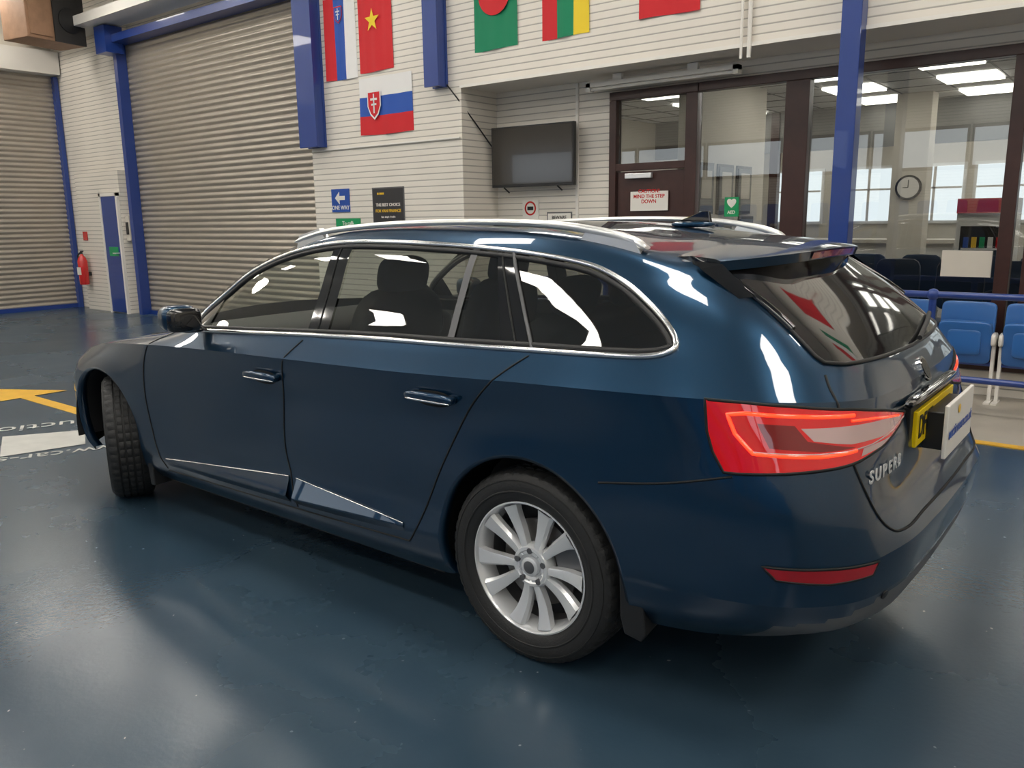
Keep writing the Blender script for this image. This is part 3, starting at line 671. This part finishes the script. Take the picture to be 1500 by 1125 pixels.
for s_ in (1,-1):
    L=lean(1.06,1.05)
    patch('front_side_glass',clip(DL,-L[0],-L[1],-L[2]),side,s_,-.004,'cglass',.03,smooth=True)
    patch('rear_side_glass',clip(DL,*L),side,s_,-.004,'cglassr',.03,smooth=True)
    patch('b_pillar',between(DL,lean(1.0,.985),lean(1.125,1.10)),side,s_,.001,'gblack',.03)
    patch('door_divider',between(DL,lean(.335,.335),lean(.365,.365)),side,s_,.001,'grey',.03)
    patch('c_pillar',between(DL,lean(0.0,.19),lean(.12,.255)),side,s_,.001,'gblack',.03)
    patch('mirror_base',clip(DL,-1,0,-1.86),side,s_,.001,'gblack',.02)
    line('pillar_gap',[(1.062,1.03),(1.052,1.38)],side,s_,.002,.003,'gap')
    line('pillar_gap',[(.06,1.062),(.235,1.362)],side,s_,.002,.004,'gap')
    line('quarter_trim',[(-.005,1.062),(.185,1.357)],side,s_,.002,.006,'grey')
    line('chrome_window_trim',DL,side,s_,.003,.0095,'chrome',True,.015)
    n=len(DL);IN=[]
    for i in range(n):
        a=DL[i-1];c=DL[(i+1)%n];tx,tz=c[0]-a[0],c[1]-a[1];l=math.hypot(tx,tz)
        nx,nz=tz/l,-tx/l
        if not pip(DL[i][0]+nx*.012,DL[i][1]+nz*.012,DL): nx,nz=-nx,-nz
        IN.append((DL[i][0]+nx*.016,DL[i][1]+nz*.016))
    line('window_gasket',IN,side,s_,-.003,.010,'black',True,.02)
    for P in ([(1.13,1.005),(1.19,.92),(1.225,.79),(1.25,.56),(1.22,.42),(1.19,.30)],
              [(2.18,.955),(2.28,.90),(2.335,.80),(2.34,.63),(2.30,.42),(2.22,.28)],
              [(.0,1.045),(.07,.99),(.21,.85),(.34,.64),(.43,.47),(.49,.36),(.53,.31)],
              [(.53,.31),(1.2,.29),(2.22,.27)],
              [(-.30,.70),(-.5,.735),(-.70,.785)],
              [(2.2,.955),(2.6,.90),(3.0,.845),(3.25,.78)]):
        line('panel_gap',smoothpoly(P,5,False),side,s_,.0003,.0034,'gap')
    # sculpted lower door moulding: wedge with an upward-tilted face
    for (xa,xb,ta,tb,ba,bb,kk) in ((2.20,1.235,.335,.425,.325,.345,.33),(1.185,.55,.425,.375,.345,.365,.43)):
        b=MB();vs_=[];N=30
        for i in range(N+1):
            t=i/N;x=xa+(xb-xa)*t;zt=ta+(tb-ta)*t;zb=ba+(bb-ba)*t
            yt=side(x,zt,s_)[0].y;ym=s_*(abs(yt)+.001+(zt-zb)*kk)
            y3=side(x,zb-.035,s_)[0].y
            vs_+=[(x,yt+s_*.0015,zt+.004),(x,yt+s_*.003,zt),(x,ym,zb+.004),(x,ym,zb-.002),(x,y3-s_*.002,zb-.035)]
        fs_=[(5*i+j,5*i+j+1,5*i+6+j,5*i+5+j) for i in range(N) for j in range(4)]
        b.add(vs_,fs_,'paint');o_=b.build('door_sculpture',CAR,smooth=12,recalc=False)
        o_.data.update()
        if o_.data.polygons[1].normal.y*s_<0:o_.data.flip_normals()
        tube('door_moulding',[(v_[0],v_[1]+.001*s_,v_[2]+.002) for v_ in vs_[1::5]],.003,'chrome',CAR)
    for (cx,cz) in ((-.01,.345),(2.82,.345)):
        b=MB();vs_=[];cnt=0
        for t in np.linspace(math.radians(-20),math.radians(200),90):
            x,z=cx+RA*math.cos(t),cz+RA*math.sin(t);h=side(x,z,s_)
            if h is None or abs(h[0].y)<.8: continue
            xi,zi=cx+(RA-.012)*math.cos(t),cz+(RA-.012)*math.sin(t)
            vs_+= [(x,h[0].y+s_*.0,z),(xi,h[0].y-.004*s_,zi),(xi,h[0].y-.04*s_,zi),(x+.01*math.cos(t),h[0].y-.06*s_,z+.01*math.sin(t))];cnt+=1
        fs_=[]
        for k in range(cnt-1):
            for j in range(3): fs_.append((4*k+j,4*k+j+1,4*k+5+j,4*k+4+j))
        b.add(vs_,fs_,'paint');o_=b.build('arch_lip',CAR,smooth=80,recalc=False)
        o_.data.update();q=o_.data.polygons[len(o_.data.polygons)//2+1]
        if (q.normal.x*(q.center.x-cx)+q.normal.z*(q.center.z-cz))>0: o_.data.flip_normals()
        b=MB();T=Matrix.Translation((cx,0,cz))
        b.lathe([(.885*s_,.392),(.60*s_,.41),(.56*s_,.40),(.56*s_,.0)],48,'black',T,a0=math.radians(-8),a1=math.radians(188))
        b.build('wheel_well',CAR,smooth=50)
    b=MB()
    b.prism([(-.345,.42),(-.40,.40),(-.43,.33),(-.44,.24),(-.425,.215),(-.365,.225),(-.35,.28)],lambda u_,v_,d:(u_-(d-.8)*.12,d*s_,v_),.72,.895,'black')
    b.prism([(2.43,.30),(2.38,.30),(2.37,.16),(2.41,.16)],lambda u_,v_,d:(u_,d*s_,v_),.70,.90,'black')
    b.build('mud_flap',CAR,bevel=.006)
    for (hx,hz) in ((1.34,.845),(.37,.876)):
        h=side(hx,hz,s_)[0]
        b=MB();b.sell((hx,h.y-.001*s_,hz),(.085,.006,.034),'gap',(.8,.8),n=12)
        b.sell((hx,h.y+.026*s_,hz+.002),(.112,.013,.018),'paint',(.7,.7),n=14);b.sell((hx,h.y+.034*s_,hz-.008),(.105,.006,.004),'chrome',(.7,.7),n=10)
        b.sell((hx+.09,h.y+.014*s_,hz),(.02,.02,.015),'paint',(.7,.7),n=8);b.sell((hx-.09,h.y+.014*s_,hz),(.02,.02,.015),'paint',(.7,.7),n=8)
        b.build('door_handle',CAR,smooth=60)
    b=MB();T=Matrix.Rotation(math.radians(-12*s_),4,'Z')
    b.sell((1.865,.975*s_,1.058),(.055,.08,.058),'paint',(.6,.5),T,n=16)
    b.sell((1.835,.97*s_,1.052),(.042,.076,.053),'gblack',(.45,.45),T,n=16)
    b.sell((1.794,.97*s_,1.054),(.006,.060,.040),'gblack',(.5,.5),T,n=14)
    b.sell((1.88,.90*s_,1.0),(.035,.06,.016),'gblack',(.7,.7),n=10)
    b.build('door_mirror',CAR,smooth=60)
    rp=smoothpoly([(1.47,1.392),(1.38,1.415),(1.22,1.442),(.93,1.462),(.6,1.470),(.27,1.468),(.05,1.456),(-.08,1.438),(-.18,1.418),(-.27,1.385)],6,False)
    b=MB();vs_=[];K=10
    for i,(x,z) in enumerate(rp):
        t=i/(len(rp)-1);hh=.012*(1+.5*max(0,t-.6)/.4);ww=.018
        if t<.04: hh*=.3+t*17
        if t>.96: hh*=.3+(1-t)*17
        y=.606+.006*math.sin(t*math.pi)
        if x<.1: y-=(.1-x)*.02
        for k in range(K):
            a=2*math.pi*k/K;vs_.append((x,s_*(y+ww*math.cos(a)),z-.010+hh*math.sin(a)))
    fs_=[(i*K+k,i*K+(k+1)%K,(i+1)*K+(k+1)%K,(i+1)*K+k) for i in range(len(rp)-1) for k in range(K)]
    fs_+=[tuple(range(K)),tuple((len(rp)-1)*K+k for k in range(K))]
    b.add(vs_,fs_,'alu')
    for (x0,x1,x2,x3) in ((1.46,1.25,1.30,1.44),(-.26,-.02,-.06,-.23)):
        b.prism([(x0,1.35),(x1,1.38),(x2,1.44),(x3,1.41 if x0>0 else 1.40)],lambda u_,v_,d:(u_,d*s_,v_),.592,.618,'alu')
    b.build('roof_rail',CAR,smooth=50)
    # tail lamp
    U=.0075
    LP=[(8,.985),(22,.982),(37,.974),(62,.953),(85,.925),(108,.89),(100,.866),(80,.838),(62,.822),(40,.808),(20,.795),(16,.795),(12,.845),(9.5,.90)]
    patch('tail_lamp',LP,radial,s_,.006,'lred',.012,U)
    line('tail_lamp_edge',LP,radial,s_,.003,.005,'gap',True,.012,U)
    patch('tail_lamp_clear',[(40,.918),(56,.915),(80,.905),(103,.889),(96,.872),(80,.862),(58,.868),(44,.885)],radial,s_,.0075,'lclear',.012,U)
    patch('tail_lamp_dark',[(26,.93),(38,.925),(42,.885),(56,.864),(60,.858),(46,.858),(30,.868)],radial,s_,.0075,'ldark',.012,U)
    patch('tail_lamp_clear_lower',[(64,.850),(86,.852),(76,.838),(62,.832)],radial,s_,.0075,'lclear',.01,U)
    line('tail_lamp_glow',[(62,.938),(40,.948),(22,.955),(16,.950),(19,.90),(25,.852),(45,.846),(60,.850)],radial,s_,.006,.0055,'lglow',False,.01,U)
    line('tail_lamp_glow',[(60,.925),(75,.916),(98,.893)],radial,s_,.008,.0035,'lglow',False,.01,U)
    line('tail_lamp_rib',[(104,.882),(90,.866),(70,.853),(45,.852),(24,.856)],radial,s_,.008,.0022,'lclear',False,.01,U)
    patch('rear_reflector',[(29,.552),(64,.558),(62,.523),(48,.512),(33,.518)],radial,s_,.004,'refl',.012,U)
    line('reflector_edge',[(29,.552),(64,.558),(62,.523),(48,.512),(33,.518)],radial,s_,.002,.004,'gap',True,.012,U)
    line('tailgate_gap',smoothpoly([(.655,1.04),(.685,.99),(.70,.90),(.695,.80),(.66,.70),(.60,.625),(.52,.605),(.3,.605),(0,.605)],4,False),rear,s_,.0003,.004,'gap')
    b=MB();h=rear(.62,.44,s_)
    b.cyl(h[0]-h[1]*.002,h[0]+h[1]*.004,.014,'black',20);b.build('parking_sensor',CAR)
RG=[(0,1.045),(.32,1.05),(.56,1.058),(.625,1.068),(.632,1.085),(.612,1.19),(.575,1.30),(.54,1.345)]
RGf=RG+[(-a,z) for a,z in RG[::-1][:-1]]
patch('rear_screen',RGf,rear,1,.005,'gblack',.03)
line('rear_screen_seal',RGf,rear,1,.003,.006,'black',True,.03)
# spoiler
b=MB();ys=np.linspace(-.60,.60,45);sec=[]
for y in ys:
    k=abs(y)/.60;xt=-.665+.15*k**3;zt=1.362-.020*k*k;xf=-.33-.02*k;zf=1.408-.060*k*k
    sec.append([(xf,y*.95,zf),(xf*.6+xt*.4,y*.98,zf*.6+zt*.4+.006),(xt+.02,y,zt+.003),(xt,y,zt-.004),(xt+.010,y,zt-.034),(xt+.09,y*.985,zt-.052),(-.46,y*.96,zt-.065)])
K=len(sec[0]);vs_=[q for s__ in sec for q in s__]
fs_=[(i*K+k,i*K+k+1,(i+1)*K+k+1,(i+1)*K+k) for i in range(len(ys)-1) for k in range(4)]
b.add(vs_,fs_,'paint')
fs_=[(i*K+k,i*K+k+1,(i+1)*K+k+1,(i+1)*K+k) for i in range(len(ys)-1) for k in range(4,K-1)]
fs_+=[tuple(range(K)),tuple((len(ys)-1)*K+k for k in range(K))[::-1]]
b.add(vs_,fs_,'gblack');b.build('roof_spoiler',CAR,smooth=35,doubles=True)
b=MB();vs_=[]
for y in np.linspace(-.22,.22,16):
    k=abs(y)/.60;xt=-.665+.15*k**3-.003;zt=1.362-.020*k*k;vs_+=[(xt,y,zt-.009),(xt+.008,y,zt-.030)]
b.add(vs_,[(2*i,2*i+1,2*i+3,2*i+2) for i in range(15)],'refl');b.build('high_brake_lamp',CAR)
for s_ in (1,-1):
    b=MB();b.add([(-.43,.598*s_,1.338),(-.52,.60*s_,1.330),(-.63,.620*s_,1.24),(-.59,.635*s_,1.235),(-.46,.618*s_,1.315)],[(0,1,2,3,4)],'gblack');b.build('spoiler_blade',CAR)
    line('rear_pillar_trim',[(.615,1.15),(.595,1.24),(.57,1.33)],rear,s_,.006,.012,'gblack')
b=MB();b.sell((-.13,0,1.44),(.09,.028,.012),'paint',(.8,.8),n=10)
fin=[(-.04,1.44),(-.10,1.462),(-.17,1.488),(-.195,1.488),(-.205,1.44)]
b.prism(fin,lambda u_,v_,d:(u_,d,v_),-.009,.009,'gblack');b.build('roof_aerial',CAR,bevel=.004)
tube('rear_wiper',[tuple(rear(-.05,1.065)[0]+Vector((-.03,0,0))),tuple(rear(-.3,1.09)[0]+Vector((-.03,0,0))),tuple(rear(-.5,1.10)[0]+Vector((-.025,0,0)))],.008,'black',CAR)
b=MB();b.box(-1.012,-.99,-.26,.26,.770,.881,'plate');b.box(-1.0,-.97,-.30,.30,.75,.90,'gap');b.build('number_plate',CAR,bevel=.002)
text('plate_lettering','DF67',.10,(-1.0135,.15,.826),RR,'black',CAR,.0005,bold=.002,sx=.8)
b=MB();b.box(-1.075,-1.062,-.27,.14,.715,.885,'white');b.box(-1.062,-1.0,-.2,.13,.74,.86,'black');b.build('dealer_board',CAR,bevel=.003)
text('board_lettering','auctioneers.co.uk',.052,(-1.077,-.065,.79),RR,'sgblue',CAR,.0004,bold=.001)
b=MB();b.sell((-1.077,-.02,.85),(.001,.02,.015),'sgyel',(1,1),n=8);b.build('board_logo',CAR)
bx=.635
for ch in 'SUPERB':
    h=rear(bx,.768);ang=math.atan2(h[1].y,-h[1].x)
    text('model_badge',ch,.052,tuple(h[0]+h[1]*.004),(math.radians(90),0,math.radians(-90)-ang),'badge',CAR,.0012,bold=.0010,sx=1.1);bx-=.044
h=rear(0,.97);b=MB();b.cyl(h[0],h[0]+h[1]*.008,.042,'chrome',32);b.cyl(h[0],h[0]+h[1]*.010,.034,'gblack',32);b.build('tailgate_badge',CAR)
b=MB();b.sell((-.998,0,.915),(.02,.33,.012),'gblack',(.5,.5),n=12);b.build('tailgate_handle',CAR,smooth=True)
b=MB();b.box(-.70,3.45,-.56,.56,.22,.34,'black');b.box(.42,2.4,-.84,.84,.19,.27,'black');b.build('underbody',CAR)
b=MB();b.box(.42,2.35,-.80,.80,.34,.38,'black')
for y in (-.37,.37):
    Tb=Matrix.Rotation(math.radians(-14),4,'Y')
    b.sell((1.14,y,.86),(.075,.25,.33),'fabric',(.5,.5),Tb,n=14);b.sell((1.055,y,1.235),(.05,.135,.085),'fabric',(.6,.6),Tb,n=12)
    for dy in(-.05,.05): b.cyl((1.09,y+dy,1.1),(1.06,y+dy,1.2),.007,'alu',8)
    b.sell((1.42,y,.56),(.28,.25,.09),'fabric',(.5,.5),n=12)
b.sell((.25,0,.84),(.08,.66,.30),'fabric',(.4,.3),Matrix.Rotation(math.radians(-18),4,'Y'),n=16)
b.sell((.55,0,.56),(.28,.66,.09),'fabric',(.4,.3),n=14)
for y in (-.4,0,.4): b.sell((.13,y,1.19),(.045,.125,.075),'fabric',(.6,.6),Matrix.Rotation(math.radians(-18),4,'Y'),n=12)
b.sell((-.25,0,.98),(.42,.70,.02),'fabric',(.4,.2),n=12)
b.sell((2.05,0,.86),(.32,.76,.12),'fabric',(.5,.3),n=16)
b.build('cabin_seats',CAR,smooth=60)
bpy.ops.mesh.primitive_torus_add(major_radius=.18,minor_radius=.015,location=(1.72,-.37,.98),rotation=(0,math.radians(-65),0));o_=bpy.context.object;o_.name='steering_wheel';o_.data.materials.append(M['black']);setpar(o_,CAR)
# wheels
def wheel(name,loc,side_,steer=0,spin=0):
    T=Matrix.Translation(loc)@Matrix.Rotation(steer,4,'Z')@(Matrix.Identity(4) if side_>0 else Matrix.Rotation(math.pi,4,'Z'))
    T=T@Matrix.Rotation(spin,4,'Y')
    b=MB()
    half=[(.082,.222),(.092,.228),(.103,.25),(.108,.275),(.106,.298),(.100,.312),(.098,.314),(.093,.324),(.078,.331),(.058,.3335),(.055,.3335),(.054,.326),(.046,.326),(.045,.334),(.022,.3345),(.021,.327),(.012,.327),(.011,.3345)]
    prof=half+[(-y,r_) for y,r_ in half[::-1]]
    n=192;L=len(prof)
    shoulder={7,8,9,L-8,L-9,L-10}
    def mod(k,j):
        if j in shoulder: return .005 if (k%4)==0 else 0
        if j in (13,14,17,18,L-14,L-15): return .005 if (k%4)==2 else 0
        return 0
    b.lathe(prof,n,'tyre',T,mod=mod)
    b.lathe([(.1075,.262),(.1095,.264),(.1095,.267),(.1075,.269)],96,'tyre',T);b.lathe([(.104,.300),(.107,.301),(.107,.303),(.103,.305)],96,'tyre',T)
    b.build(name+'_tyre',CAR,smooth=35)
    b=MB()
    b.lathe([(.080,.222),(.090,.2285),(.095,.2285),(.096,.224),(.090,.219),(.075,.213),(.06,.209),(.02,.205)],96,'alloy',T)
    b.lathe([(.02,.205),(-.08,.2),(-.085,.222)],72,'alloyd',T)
    for k in range(5):
        for q in (-1,1):
            a0=math.radians(72*k+q*14);a1=math.radians(72*k+q*15.5)
            secs=[]
            for t in np.linspace(0,1,9):
                rr=.045+(.214-.045)*t;a=a0+(a1-a0)*t-math.radians(1.8)*math.sin(math.pi*t)
                wd=.0115+.0165*t+.004*max(0,t-.8)/.2;yy=.078-.012*math.sin(math.pi*t)+.012*t
                ca,sa=math.cos(a),math.sin(a)
                def P(du,y_): return (rr*ca-du*sa,y_,rr*sa+du*ca)
                li,lo=(.010,.003) if q>0 else (.003,.010)
                secs.append([P(-wd,yy-.028),P(-wd,yy-li),P(-wd*.62,yy),P(wd*.62,yy),P(wd,yy-lo),P(wd,yy-.028)])
            vs_=[p for s__ in secs for p in s__]
            fs_=[(i*6+j,i*6+(j+1)%6,(i+1)*6+(j+1)%6,(i+1)*6+j) for i in range(8) for j in range(6)]
            b.add(vs_,fs_,'alloy',T)
    b.lathe([(.03,.075),(.068,.075),(.078,.068),(.080,.058),(.070,.045),(.066,.034)],60,'alloy',T)
    b.lathe([(.066,.034),(.080,.033),(.083,.028),(.084,0)],48,'alloy',T)
    b.lathe([(.0845,.022),(.0855,.020),(.0855,.0)],32,'alloyd',T)
    for k in range(5):
        a=math.radians(72*k+36);b.cyl((.056*math.cos(a),.06,.056*math.sin(a)),(.056*math.cos(a),.0808,.056*math.sin(a)),.0105,'alloyd',12,T=T)
    b.lathe([(.02,.0),(.02,.15),(.005,.15),(.005,.0)],64,'disc',T)
    b.lathe([(-.03,.0),(-.03,.2)],48,'black',T)
    b.box(-.20,-.09,-.01,.045,-.05,.07,'alloyd',T)
    b.build(name+'_rim',CAR,smooth=35)
wheel('rear_left_wheel',(0,.79,.334),1,0,.33)
wheel('rear_right_wheel',(0,-.79,.334),-1,0,.1)
wheel('front_left_wheel',(2.82,.785,.334),1,math.radians(-27),.2)
wheel('front_right_wheel',(2.82,-.785,.334),-1,math.radians(-25),.5)
